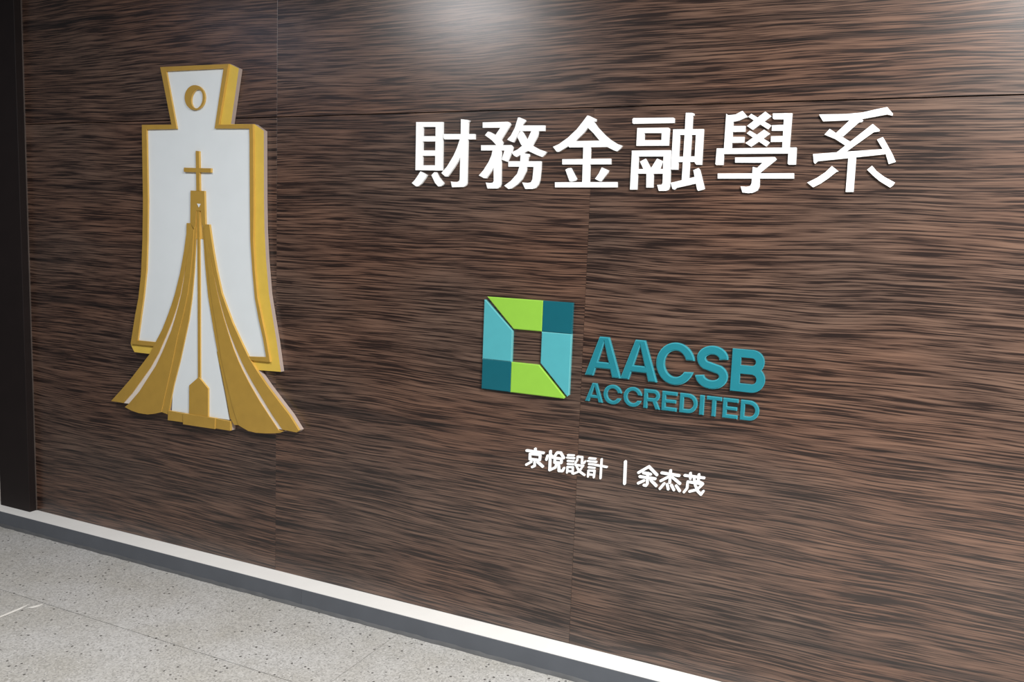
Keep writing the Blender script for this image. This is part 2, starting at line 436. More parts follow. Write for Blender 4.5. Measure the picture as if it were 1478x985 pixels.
# ------------------------------------------------------------------ coin and chapel emblem
EMB = {'plate':[(-0.5549,1.9765),(-0.2054,1.9714),(-0.1611,1.953),(-0.1998,1.7546),(-0.0871,1.7522),(-0.0436,1.7277),(-0.042,1.4767),(-0.0394,1.3694),(-0.0319,1.2621),(-0.0178,1.135),(0.0009,1.0463),(0.0192,0.9625),(0.0397,0.8502),(-0.0943,0.8445),(-0.6362,0.855),(-0.7181,0.8545),(-0.7335,0.876),(-0.7387,0.8883),(-0.7108,1.007),(-0.6905,1.0787),(-0.6742,1.1728),(-0.6632,1.3103),(-0.6573,1.4662),(-0.6573,1.761),(-0.4994,1.7587)],
 'white':[(-0.523,1.9593),(-0.2335,1.9568),(-0.2788,1.7403),(-0.1112,1.7373),(-0.1096,1.7013),(-0.1082,1.4755),(-0.1059,1.331),(-0.0965,1.2219),(-0.0845,1.1179),(-0.0664,1.0413),(-0.0456,0.9701),(-0.0295,0.8989),(-0.1089,0.8935),(-0.6028,0.906),(-0.6973,0.9046),(-0.6759,1.0096),(-0.6609,1.0807),(-0.6421,1.1942),(-0.6344,1.3119),(-0.6287,1.4666),(-0.6308,1.7425),(-0.4706,1.7424)],
 'rim':[(-0.5451,1.9744),(-0.2029,1.9691),(-0.2517,1.7528),(-0.0884,1.7508),(-0.0861,1.7001),(-0.0833,1.4503),(-0.0855,1.3312),(-0.0782,1.2217),(-0.0655,1.1195),(-0.0448,1.0435),(-0.0232,0.9675),(-0.0048,0.8833),(-0.1031,0.8817),(-0.5948,0.8906),(-0.7283,0.8887),(-0.7005,1.0083),(-0.6803,1.0798),(-0.664,1.1736),(-0.6531,1.3106),(-0.6472,1.4659),(-0.6471,1.7597),(-0.4898,1.7574)],
 'rim_in':[(-0.5149,1.9576),(-0.2263,1.9551),(-0.2715,1.7392),(-0.1044,1.7363),(-0.1028,1.7003),(-0.1014,1.4752),(-0.0991,1.3312),(-0.0898,1.2224),(-0.0777,1.1187),(-0.0597,1.0424),(-0.039,0.9713),(-0.023,0.9004),(-0.1021,0.895),(-0.5945,0.9074),(-0.6887,0.906),(-0.6674,1.0108),(-0.6524,1.0816),(-0.6337,1.1948),(-0.626,1.3121),(-0.6203,1.4664),(-0.6224,1.7415),(-0.4627,1.7413)],
 'rim_gap':[(-0.5445,0.9506),(-0.1676,0.9551),(-0.0828,0.8283),(-0.6625,0.7826)],
 'lo':[(-0.4142,1.3852),(-0.4158,1.346),(-0.4296,1.2737),(-0.4514,1.189),(-0.4796,1.1064),(-0.498,1.0635),(-0.5199,1.0176),(-0.5512,0.9591),(-0.5862,0.9084),(-0.6212,0.8553),(-0.6787,0.7957),(-0.7318,0.7414),(-0.7857,0.6916),(-0.8459,0.6381),(-0.7738,0.6384),(-0.7228,0.6854),(-0.6696,0.744),(-0.6173,0.8018),(-0.5706,0.8656),(-0.5391,0.9208),(-0.5236,0.9478),(-0.496,0.9993),(-0.4712,1.0542),(-0.451,1.1085),(-0.4357,1.1667),(-0.4147,1.2527),(-0.3776,1.3654),(-0.3952,1.3857)],
 'ls':[(-0.7773,0.6375),(-0.7263,0.6845),(-0.673,0.7432),(-0.6206,0.8011),(-0.5739,0.865),(-0.5423,0.9202),(-0.5268,0.9473),(-0.4992,0.9989),(-0.4743,1.0538),(-0.4541,1.1082),(-0.4388,1.1664),(-0.4178,1.2525),(-0.4167,1.2499),(-0.4341,1.1667),(-0.4483,1.1086),(-0.4624,1.0658),(-0.4808,1.0156),(-0.5027,0.9628),(-0.5254,0.9217),(-0.5537,0.8705),(-0.5901,0.8115),(-0.637,0.7547),(-0.6842,0.6967),(-0.7456,0.6383)],
 'li':[(-0.4136,1.2501),(-0.4309,1.1669),(-0.4451,1.1089),(-0.4592,1.0662),(-0.4776,1.0161),(-0.4995,0.9633),(-0.5221,0.9222),(-0.5504,0.8711),(-0.5868,0.8122),(-0.6336,0.7554),(-0.6807,0.6976),(-0.7422,0.6392),(-0.7662,0.6221),(-0.7297,0.612),(-0.6878,0.6065),(-0.6365,0.607),(-0.5953,0.6153),(-0.561,0.6258),(-0.4973,0.8358),(-0.4699,0.935),(-0.4374,1.0278),(-0.4128,1.1107),(-0.3974,1.1921),(-0.3857,1.2726),(-0.3776,1.3654)],
 'lr':[(-0.561,0.6258),(-0.4973,0.8358),(-0.4699,0.935),(-0.4374,1.0278),(-0.4128,1.1107),(-0.3974,1.1921),(-0.3857,1.2726),(-0.3776,1.3654),(-0.3675,1.3868),(-0.3711,1.3129),(-0.3793,1.2064),(-0.393,1.0984),(-0.4096,1.0108),(-0.4331,0.9299),(-0.4574,0.8471),(-0.493,0.7443),(-0.5208,0.6428),(-0.5295,0.6203)],
 'ro':[(-0.2986,1.383),(-0.2926,1.35),(-0.2808,1.2875),(-0.2639,1.2136),(-0.2391,1.1269),(-0.2161,1.0786),(-0.1851,1.0165),(-0.1435,0.9492),(-0.1046,0.8897),(-0.0579,0.8351),(-0.0132,0.7886),(0.0389,0.7402),(0.0906,0.6923),(0.1331,0.6422),(0.1226,0.6335),(0.0575,0.6354),(0.0113,0.6825),(-0.0333,0.7349),(-0.0827,0.7939),(-0.1155,0.8371),(-0.1409,0.8743),(-0.1685,0.9213),(-0.1935,0.9674),(-0.2164,1.0172),(-0.2349,1.0643),(-0.2547,1.1206),(-0.2786,1.2062),(-0.2972,1.2842),(-0.3246,1.3671),(-0.3189,1.3829)],
 'rs':[(0.0549,0.6345),(0.0087,0.6816),(-0.036,0.7341),(-0.0854,0.7932),(-0.1182,0.8364),(-0.1437,0.8737),(-0.1713,0.9208),(-0.1963,0.9669),(-0.2193,1.0168),(-0.2378,1.0639),(-0.2576,1.1203),(-0.2815,1.206),(-0.3002,1.2841),(-0.3019,1.284),(-0.2843,1.2059),(-0.2618,1.12),(-0.2433,1.0635),(-0.2275,1.0217),(-0.2077,0.9729),(-0.184,0.9196),(-0.1584,0.8723),(-0.1345,0.8348),(-0.1016,0.7883),(-0.0564,0.7318),(-0.0115,0.6823),(0.033,0.6343)],
 'ri':[(-0.299,1.2841),(-0.2814,1.2061),(-0.2589,1.1203),(-0.2404,1.0639),(-0.2247,1.0222),(-0.2048,0.9734),(-0.1812,0.9202),(-0.1556,0.8729),(-0.1318,0.8354),(-0.0989,0.789),(-0.0537,0.7325),(-0.0089,0.6831),(0.0355,0.6352),(0.0392,0.6304),(0.0588,0.629),(0.0474,0.6222),(0.0234,0.6169),(-0.025,0.6099),(-0.07,0.6066),(-0.1074,0.6086),(-0.1365,0.618),(-0.1561,0.6249),(-0.1867,0.6973),(-0.216,0.7892),(-0.2407,0.8714),(-0.2612,0.9716),(-0.2819,1.0674),(-0.2948,1.1313),(-0.3099,1.2363),(-0.3198,1.3148),(-0.3246,1.3671)],
 'rr':[(-0.1561,0.6249),(-0.1867,0.6973),(-0.216,0.7892),(-0.2407,0.8714),(-0.2612,0.9716),(-0.2819,1.0674),(-0.2948,1.1313),(-0.3099,1.2363),(-0.3198,1.3148),(-0.3246,1.3671),(-0.335,1.3877),(-0.3326,1.3406),(-0.3236,1.2293),(-0.3094,1.1092),(-0.2972,1.05),(-0.2764,0.9541),(-0.2544,0.8634),(-0.2417,0.8129),(-0.2208,0.7328),(-0.1998,0.6464),(-0.1804,0.6218)],
 'fw':[(-0.5099,0.6369),(-0.2085,0.6368),(-0.2298,0.7303),(-0.2509,0.8107),(-0.2636,0.8614),(-0.2857,0.9524),(-0.3066,1.0488),(-0.3189,1.1081),(-0.3331,1.2287),(-0.3421,1.3404),(-0.3445,1.3877),(-0.3771,1.3868),(-0.3807,1.3126),(-0.389,1.2057),(-0.4027,1.0973),(-0.4193,1.0094),(-0.443,0.9281),(-0.4673,0.8451),(-0.5031,0.7419)],
 'tower':[(-0.3921,1.5089),(-0.3224,1.5084),(-0.3189,1.3829),(-0.3246,1.3618),(-0.335,1.3877),(-0.3405,1.4333),(-0.3645,1.4327),(-0.3675,1.3868),(-0.3777,1.3602),(-0.3949,1.3858)],
 'slot':[(-0.3794,1.4367),(-0.3458,1.4374),(-0.3379,1.3274),(-0.3859,1.3257)],
 'tri':[(-0.3579,1.4603),(-0.3403,1.4593),(-0.3493,1.4461)],
 'line':[(-0.3623,1.4368),(-0.3503,1.437),(-0.3496,1.1279),(-0.3513,0.7814),(-0.3636,0.7801),(-0.3617,1.1272)],
 'door':[(-0.4078,0.7519),(-0.3575,0.79),(-0.3097,0.75),(-0.3106,0.638),(-0.4098,0.6368)],
 'step1':[(-0.5221,0.637),(-0.4431,0.6355),(-0.4435,0.5995),(-0.5249,0.5976)],
 'step2':[(-0.4389,0.6367),(-0.2703,0.6377),(-0.2727,0.5949),(-0.438,0.5928)],
 'step3':[(-0.2742,0.6365),(-0.1977,0.6331),(-0.1979,0.5974),(-0.2762,0.597)],
 'cross':[[(-0.3647,1.6578),(-0.3483,1.6566),(-0.3462,1.5076),(-0.3627,1.5082)],
  [(-0.426,1.595),(-0.2887,1.5926),(-0.2889,1.577),(-0.4262,1.5791)]],
 'ring':[(-0.3187,1.8531),(-0.3194,1.846),(-0.3213,1.8391),(-0.3244,1.8326),(-0.3286,1.8266),(-0.3337,1.8214),(-0.3398,1.8169),(-0.3466,1.8133),(-0.354,1.8108),(-0.3618,1.8093),(-0.3698,1.8089),(-0.3778,1.8097),(-0.3856,1.8116),(-0.393,1.8146),(-0.3998,1.8185),(-0.4059,1.8234),(-0.4111,1.829),(-0.4152,1.8353),(-0.4182,1.8421),(-0.42,1.8492),(-0.4206,1.8564),(-0.4199,1.8635),(-0.4179,1.8705),(-0.4147,1.877),(-0.4104,1.883),(-0.4051,1.8883),(-0.399,1.8928),(-0.3921,1.8962),(-0.3846,1.8987),(-0.3768,1.9001),(-0.3689,1.9003),(-0.3609,1.8995),(-0.3532,1.8975),(-0.3459,1.8945),(-0.3392,1.8905),(-0.3332,1.8857),(-0.3281,1.8801),(-0.324,1.8739),(-0.3211,1.8672),(-0.3193,1.8602)],
 'ring_in':[(-0.3302,1.8454),(-0.3318,1.8401),(-0.334,1.835),(-0.3368,1.8303),(-0.3402,1.826),(-0.344,1.8223),(-0.3481,1.8193),(-0.3526,1.817),(-0.3571,1.8156),(-0.3617,1.8149),(-0.3662,1.8152),(-0.3705,1.8162),(-0.3746,1.8181),(-0.3782,1.8208),(-0.3813,1.8242),(-0.3839,1.8282),(-0.3858,1.8327),(-0.387,1.8377),(-0.3876,1.8429),(-0.3874,1.8483),(-0.3865,1.8538),(-0.3848,1.8591),(-0.3826,1.8642),(-0.3797,1.8689),(-0.3763,1.8731),(-0.3725,1.8768),(-0.3683,1.8798),(-0.3639,1.882),(-0.3593,1.8834),(-0.3547,1.884),(-0.3502,1.8838),(-0.346,1.8827),(-0.342,1.8808),(-0.3384,1.8781),(-0.3353,1.8747),(-0.3328,1.8707),(-0.3309,1.8662),(-0.3296,1.8613),(-0.3291,1.8561),(-0.3293,1.8508)]}

Y_PLATE, Y_WHITE, Y_RIM, Y_CHAPEL = -0.020, -0.0215, -0.029, -0.031
emb = empty('school_emblem', (-0.33, 0.0, 0.66))
tag(emb, 'large gold and white emblem of an old spade coin with a curved chapel and cross', 'emblem')
def piece(name, polys, yb, yf, mats, holes=(), bevel=0.0, segs=1):
    if polys and isinstance(polys[0][0], (int, float)): polys = [polys]
    pts, faces = union(polys, holes)
    return slab(name, pts, faces, yb, yf, mats, parent=emb, bevel=bevel, segs=segs)
base = [EMB[k] for k in ('plate', 'lo', 'ls', 'li', 'lr', 'fw', 'rr', 'ri', 'rs', 'ro', 'step1', 'step2', 'step3')]
o = piece('backing_plate', base, -0.0012, Y_PLATE, ('gold_bright', 'acrylic_edge'), bevel=0.0)
o['label'] = 'gold backing plate with a pale frosted acrylic edge'
o = piece('white_face', EMB['white'], Y_PLATE, Y_WHITE, 'panel_white'); o['label'] = 'white coin face'
piece('coin_rim', EMB['rim'], Y_PLATE, Y_RIM, ('gold', 'gold_edge'), holes=[EMB['rim_in'], EMB['rim_gap']])
o = piece('coin_hole_ring', EMB['ring'], Y_WHITE, Y_RIM, ('gold', 'gold_edge'), holes=[EMB['ring_in']]); o['label'] = 'gold ring with a slanted oval hole'
o = piece('cross', EMB['cross'], Y_WHITE, Y_CHAPEL, ('gold', 'gold_edge')); o['label'] = 'slim gold cross above the chapel'
tower = piece('bell_tower', EMB['tower'], Y_WHITE, Y_CHAPEL, ('gold', 'gold_edge'))
piece('tower_slot', EMB['slot'], Y_WHITE, Y_WHITE - 0.003, 'gold_edge')
o = piece('bell', EMB['tri'], Y_CHAPEL, Y_CHAPEL - 0.002, 'panel_white'); o['label'] = 'tiny white triangle'
o.location = o.location - tower.location; o.parent = tower
for k in ('lo', 'ro'): piece('outer_roof_sail', EMB[k], Y_PLATE, Y_CHAPEL, ('gold', 'gold_edge'))
for k in ('li', 'ri'): piece('inner_roof_sail', EMB[k], Y_PLATE, Y_CHAPEL, ('gold', 'gold_edge'))
for k in ('lr', 'rr'): piece('roof_rib', EMB[k], Y_PLATE, Y_CHAPEL + 0.003, ('gold', 'gold_edge'))
for k in ('ls', 'rs'):
    o = piece('roof_skylight', EMB[k], Y_PLATE, -0.0280, 'skylight'); o['label'] = 'pale strip between the roof sails'
o = piece('chapel_front', EMB['fw'], Y_WHITE, Y_WHITE - 0.0015, 'panel_white'); o['label'] = 'white front of the chapel'
piece('centre_line', EMB['line'], Y_WHITE, Y_RIM, ('gold', 'gold_edge'))
o = piece('door', EMB['door'], Y_WHITE, Y_CHAPEL, ('gold', 'gold_edge')); o['label'] = 'gold pointed door'
piece('step', EMB['step1'], Y_PLATE, Y_CHAPEL, ('gold', 'gold_edge'))
piece('step', EMB['step2'], Y_PLATE, Y_CHAPEL - 0.004, ('gold', 'gold_edge'))
piece('step', EMB['step3'], Y_PLATE, Y_CHAPEL, ('gold', 'gold_edge'))

# ------------------------------------------------------------------ six large characters
BIG = {'cai':[[(0.5951,1.7476),(0.6221,1.7471),(0.6231,1.5899),(0.5966,1.5898)],
  [(0.6703,1.7461),(0.6979,1.7455),(0.7004,1.5888),(0.6725,1.5887)],
  [(0.5951,1.7476),(0.6979,1.7455),(0.6981,1.7296),(0.5952,1.7315)],
  [(0.5957,1.7014),(0.6984,1.7),(0.6986,1.6828),(0.5959,1.684)],
  [(0.5961,1.6548),(0.6992,1.654),(0.6995,1.6365),(0.5962,1.637)],
  [(0.5968,1.6058),(0.7001,1.6058),(0.7004,1.5888),(0.5966,1.5898)],
  [(0.6163,1.5856),(0.6424,1.574),(0.6343,1.5612),(0.6206,1.5451),(0.6082,1.5362),(0.6003,1.5361),(0.5831,1.547),(0.5934,1.5556),(0.6041,1.5691)],
  [(0.659,1.5733),(0.6696,1.5831),(0.6774,1.5832),(0.6871,1.5682),(0.7072,1.5472),(0.7019,1.5406),(0.6942,1.5371),(0.6859,1.537),(0.6738,1.5483)],
  [(0.7003,1.707),(0.818,1.7052),(0.8186,1.6881),(0.7049,1.6895),(0.7007,1.6966)],
  [(0.7648,1.7531),(0.7903,1.75),(0.7987,1.7477),(0.7927,1.7415),(0.7924,1.6915),(0.7935,1.548),(0.7907,1.5414),(0.7827,1.5361),(0.7388,1.5349),(0.7337,1.5535),(0.7444,1.552),(0.758,1.5521),(0.7649,1.5556),(0.7668,1.5608),(0.7659,1.7047)],
  [(0.7639,1.6918),(0.7822,1.6839),(0.7688,1.6375),(0.7574,1.6168),(0.7429,1.5959),(0.7209,1.5691),(0.7117,1.5696),(0.6969,1.5806),(0.7183,1.6024),(0.7416,1.6376),(0.7529,1.6609)]],
 'wu':[[(0.8449,1.7412),(0.9336,1.7414),(0.9407,1.7388),(0.9446,1.7322),(0.9131,1.6854),(0.9197,1.6768),(0.9166,1.6686),(0.9139,1.6648),(0.9011,1.665),(0.8802,1.6845),(0.8545,1.7007),(0.8648,1.7119),(0.8726,1.7105),(0.8925,1.7009),(0.9088,1.7232),(0.8455,1.7243)],
  [(0.8417,1.6693),(0.9492,1.6688),(0.956,1.6615),(0.9516,1.6445),(0.938,1.6166),(0.9178,1.6234),(0.9264,1.6522),(0.8423,1.6528)],
  [(0.8868,1.6626),(0.9146,1.6623),(0.9172,1.5464),(0.9138,1.5375),(0.9062,1.5324),(0.8701,1.532),(0.863,1.5511),(0.8781,1.5497),(0.8882,1.5508),(0.8915,1.5564)],
  [(0.8842,1.655),(0.8972,1.6549),(0.8947,1.607),(0.8825,1.588),(0.8645,1.5643),(0.8557,1.565),(0.837,1.5734),(0.8533,1.5905),(0.8712,1.6172),(0.8806,1.6374)],
  [(0.9696,1.7535),(0.9751,1.7538),(0.9949,1.746),(0.9956,1.7411),(0.9858,1.7309),(0.9665,1.6917),(0.9573,1.6769),(0.9502,1.679),(0.9344,1.6859),(0.9466,1.6982),(0.9597,1.7215)],
  [(0.9817,1.729),(1.0629,1.7275),(1.0631,1.7104),(0.9769,1.7118)],
  [(1.0184,1.7131),(1.0431,1.7127),(1.0385,1.6932),(1.0232,1.6663),(1.0073,1.6504),(0.9855,1.6394),(0.969,1.6315),(0.9604,1.6358),(0.9515,1.6458),(0.9736,1.6556),(0.9899,1.6679),(1.0057,1.6862)],
  [(0.9692,1.6941),(0.9823,1.715),(0.9867,1.71),(1.003,1.6863),(1.0232,1.6663),(1.0457,1.6551),(1.0719,1.6468),(1.0655,1.6377),(1.0577,1.6311),(1.0354,1.6391),(1.0072,1.6511),(0.9842,1.6692)],
  [(0.9838,1.6468),(0.9965,1.643),(1.0132,1.6405),(1.0136,1.633),(1.0096,1.6293),(1.0083,1.6145),(1.0044,1.5871),(0.9915,1.5621),(0.9754,1.5457),(0.9562,1.5329),(0.9449,1.5316),(0.9296,1.5415),(0.9523,1.5568),(0.974,1.5795),(0.9827,1.607)],
  [(0.9414,1.6183),(1.055,1.6181),(1.0552,1.5947),(1.0526,1.5601),(1.0478,1.5451),(1.0399,1.5356),(1.029,1.5325),(1.004,1.5322),(0.9925,1.5526),(1.0115,1.551),(1.0226,1.5529),(1.0277,1.5624),(1.0302,1.6008),(0.942,1.6015)]],
 'jin':[[(1.202,1.7541),(1.2075,1.7534),(1.2311,1.7429),(1.2302,1.7355),(1.2234,1.7361),(1.2065,1.7197),(1.1923,1.7023),(1.1659,1.6787),(1.1416,1.6624),(1.1129,1.6465),(1.1058,1.6474),(1.0932,1.6621),(1.1132,1.6703),(1.1417,1.6891),(1.1697,1.714),(1.1892,1.7376)],
  [(1.2023,1.721),(1.2219,1.7381),(1.2378,1.7179),(1.2605,1.6963),(1.2801,1.6811),(1.3021,1.6684),(1.3182,1.6633),(1.3108,1.6535),(1.3019,1.6468),(1.2924,1.6499),(1.2677,1.6613),(1.2453,1.679),(1.2252,1.7006)],
  [(1.1444,1.6637),(1.1631,1.6787),(1.248,1.679),(1.2683,1.6613),(1.2673,1.66),(1.1479,1.6598)],
  [(1.1935,1.6683),(1.2173,1.668),(1.2188,1.5466),(1.1954,1.5464)],
  [(1.1261,1.6242),(1.2836,1.6255),(1.2845,1.6087),(1.1268,1.6083)],
  [(1.138,1.5921),(1.1462,1.5968),(1.1559,1.5978),(1.1765,1.5646),(1.1731,1.5595),(1.1602,1.5558),(1.1537,1.5568)],
  [(1.2562,1.5994),(1.279,1.5904),(1.2759,1.5829),(1.2556,1.5576),(1.2515,1.5581),(1.2362,1.565),(1.2476,1.581)],
  [(1.105,1.5538),(1.3073,1.5562),(1.3082,1.5404),(1.1057,1.5383)]],
 'rong':[[(1.3452,1.7396),(1.3477,1.7434),(1.4688,1.7419),(1.4723,1.7398),(1.4723,1.7268),(1.3486,1.7268),(1.3458,1.7294)],
  [(1.3615,1.7143),(1.3839,1.7139),(1.3847,1.6625),(1.3617,1.6627)],
  [(1.4364,1.7132),(1.4596,1.7113),(1.4592,1.6623),(1.4373,1.6625)],
  [(1.3615,1.7143),(1.4561,1.7134),(1.4597,1.7103),(1.4596,1.6983),(1.3618,1.6998)],
  [(1.3614,1.6788),(1.459,1.6777),(1.4592,1.6623),(1.3617,1.6627)],
  [(1.3489,1.6487),(1.3701,1.6486),(1.3703,1.5346),(1.349,1.5343)],
  [(1.3484,1.6487),(1.4665,1.6489),(1.468,1.6466),(1.4676,1.6315),(1.3493,1.6315)],
  [(1.4455,1.6485),(1.468,1.6466),(1.4702,1.5441),(1.4668,1.5352),(1.4604,1.532),(1.4379,1.5315),(1.4315,1.5488),(1.4448,1.5495),(1.4479,1.5541)],
  [(1.3752,1.6165),(1.3923,1.6249),(1.41,1.596),(1.401,1.5896),(1.3887,1.5921)],
  [(1.427,1.6253),(1.4461,1.6171),(1.4356,1.5922),(1.4251,1.5897),(1.4114,1.5947),(1.4088,1.5947)],
  [(1.371,1.5947),(1.4487,1.5953),(1.449,1.5816),(1.3704,1.5813)],
  [(1.3968,1.5922),(1.4183,1.5922),(1.4194,1.541),(1.399,1.5408)],
  [(1.5047,1.7547),(1.5235,1.7542),(1.5295,1.7516),(1.5291,1.7462),(1.5258,1.7455),(1.5257,1.7072),(1.525,1.5648),(1.5045,1.5609),(1.5051,1.7075)],
  [(1.4702,1.7086),(1.4911,1.7082),(1.4914,1.5931),(1.4707,1.5936)],
  [(1.5379,1.7082),(1.5598,1.7066),(1.5603,1.607),(1.5442,1.6075),(1.5386,1.615)],
  [(1.4702,1.7086),(1.5597,1.7078),(1.5598,1.6918),(1.4707,1.6926)],
  [(1.4904,1.6306),(1.5402,1.6312),(1.5406,1.6155),(1.4908,1.615)],
  [(1.4716,1.5556),(1.48,1.5569),(1.5464,1.5737),(1.5501,1.5545),(1.4914,1.541),(1.4852,1.5354),(1.4785,1.5379)],
  [(1.5368,1.5917),(1.5512,1.598),(1.5559,1.5925),(1.5728,1.5389),(1.5704,1.5371),(1.5546,1.5329),(1.5512,1.5374)]],
 'xue':[[(1.6209,1.7491),(1.6268,1.7449),(1.6422,1.744),(1.6423,1.6478),(1.6209,1.648)],
  [(1.6209,1.7491),(1.6268,1.7449),(1.6472,1.7464),(1.6656,1.756),(1.6819,1.7385),(1.6745,1.737),(1.6585,1.7298),(1.6421,1.7268),(1.6279,1.7292)],
  [(1.6391,1.715),(1.6768,1.7143),(1.6771,1.6985),(1.6402,1.6986)],
  [(1.6385,1.6847),(1.6763,1.6841),(1.6759,1.6685),(1.6396,1.6682)],
  [(1.6827,1.7393),(1.6906,1.7473),(1.7477,1.7142),(1.7393,1.704)],
  [(1.7285,1.7524),(1.7459,1.7395),(1.6977,1.7032),(1.6811,1.7142)],
  [(1.6817,1.6941),(1.69,1.7015),(1.7468,1.6682),(1.7377,1.6571)],
  [(1.7287,1.7034),(1.7459,1.6919),(1.6964,1.6567),(1.68,1.6672)],
  [(1.7797,1.7469),(1.8011,1.7456),(1.8006,1.6466),(1.7811,1.6468)],
  [(1.7493,1.7469),(1.8011,1.7461),(1.8011,1.7299),(1.7534,1.731),(1.7498,1.734)],
  [(1.7496,1.7149),(1.7863,1.7155),(1.7863,1.6994),(1.7495,1.7001)],
  [(1.7488,1.6849),(1.7849,1.6851),(1.7853,1.6696),(1.7492,1.6695)],
  [(1.6006,1.6527),(1.8187,1.6539),(1.8197,1.6502),(1.8187,1.6379),(1.6016,1.6373)],
  [(1.6005,1.6532),(1.6213,1.6531),(1.6218,1.6065),(1.6023,1.6065),(1.5995,1.6091)],
  [(1.7982,1.6528),(1.8196,1.6519),(1.8205,1.6075),(1.8015,1.6075),(1.7988,1.6107)],
  [(1.6539,1.6274),(1.7632,1.6282),(1.7681,1.622),(1.7652,1.6182),(1.7253,1.5843),(1.7165,1.5843),(1.7047,1.5918),(1.7053,1.6014),(1.7168,1.5982),(1.7308,1.6128),(1.6549,1.6134)],
  [(1.7048,1.6007),(1.7181,1.5982),(1.7255,1.5919),(1.7267,1.5464),(1.7224,1.5362),(1.7102,1.5297),(1.6977,1.5283),(1.681,1.5301),(1.6747,1.5471),(1.6914,1.546),(1.7014,1.5482),(1.7046,1.5563)],
  [(1.6078,1.5826),(1.8173,1.5842),(1.8184,1.5697),(1.6087,1.5684)]],
 'xi':[[(1.8713,1.7406),(1.879,1.7411),(1.9407,1.7406),(1.9807,1.7436),(2.0174,1.7517),(2.0402,1.756),(2.0554,1.7386),(2.0547,1.7337),(2.0417,1.7372),(1.9821,1.7268),(1.942,1.724),(1.8829,1.7227)],
  [(1.9536,1.7274),(1.9771,1.7306),(1.9843,1.7223),(1.9815,1.7189),(1.9745,1.7183),(1.9369,1.6817),(1.9181,1.6907)],
  [(1.9015,1.7023),(1.9193,1.6907),(1.9584,1.6664),(1.9448,1.6578),(1.9169,1.6757),(1.8893,1.6874)],
  [(2.0085,1.7134),(2.027,1.6976),(2.0257,1.6935),(2.013,1.6922),(1.9495,1.6428),(1.9415,1.6378),(1.9233,1.6392),(1.9448,1.6578),(1.956,1.6677)],
  [(1.8637,1.6357),(1.9221,1.6399),(2.0399,1.6476),(2.0467,1.6347),(1.9711,1.6264),(1.8775,1.6166),(1.8711,1.6097),(1.8674,1.6128)],
  [(2.0221,1.6724),(2.0361,1.6791),(2.0482,1.6593),(2.0629,1.6346),(2.0726,1.6145),(2.0558,1.6088),(2.0467,1.6347),(2.0361,1.6508)],
  [(1.9546,1.6302),(1.9744,1.6301),(1.9748,1.5353),(1.9551,1.535)],
  [(1.9147,1.6038),(1.9328,1.5895),(1.9273,1.5879),(1.908,1.5709),(1.8894,1.5567),(1.8704,1.5463),(1.8541,1.559),(1.8784,1.5719),(1.8993,1.5873)],
  [(2.0154,1.6046),(2.0283,1.5902),(2.0481,1.5754),(2.0752,1.5608),(2.0708,1.5533),(2.0643,1.5478),(2.0374,1.5642),(2.0198,1.579),(2.004,1.5939)]]}

ORD = ['first', 'second', 'third', 'fourth', 'fifth', 'sixth']
WORD = ['財', '務', '金', '融', '學', '系']
for i, k in enumerate(('cai', 'wu', 'jin', 'rong', 'xue', 'xi')):
    o = sign_piece('raised_character', BIG[k], 0.008, 'white_acrylic')
    tag(o, 'large raised white character %s, %s from the left in the top row' % (WORD[i], ORD[i]), 'character', 'large white characters in the top row')

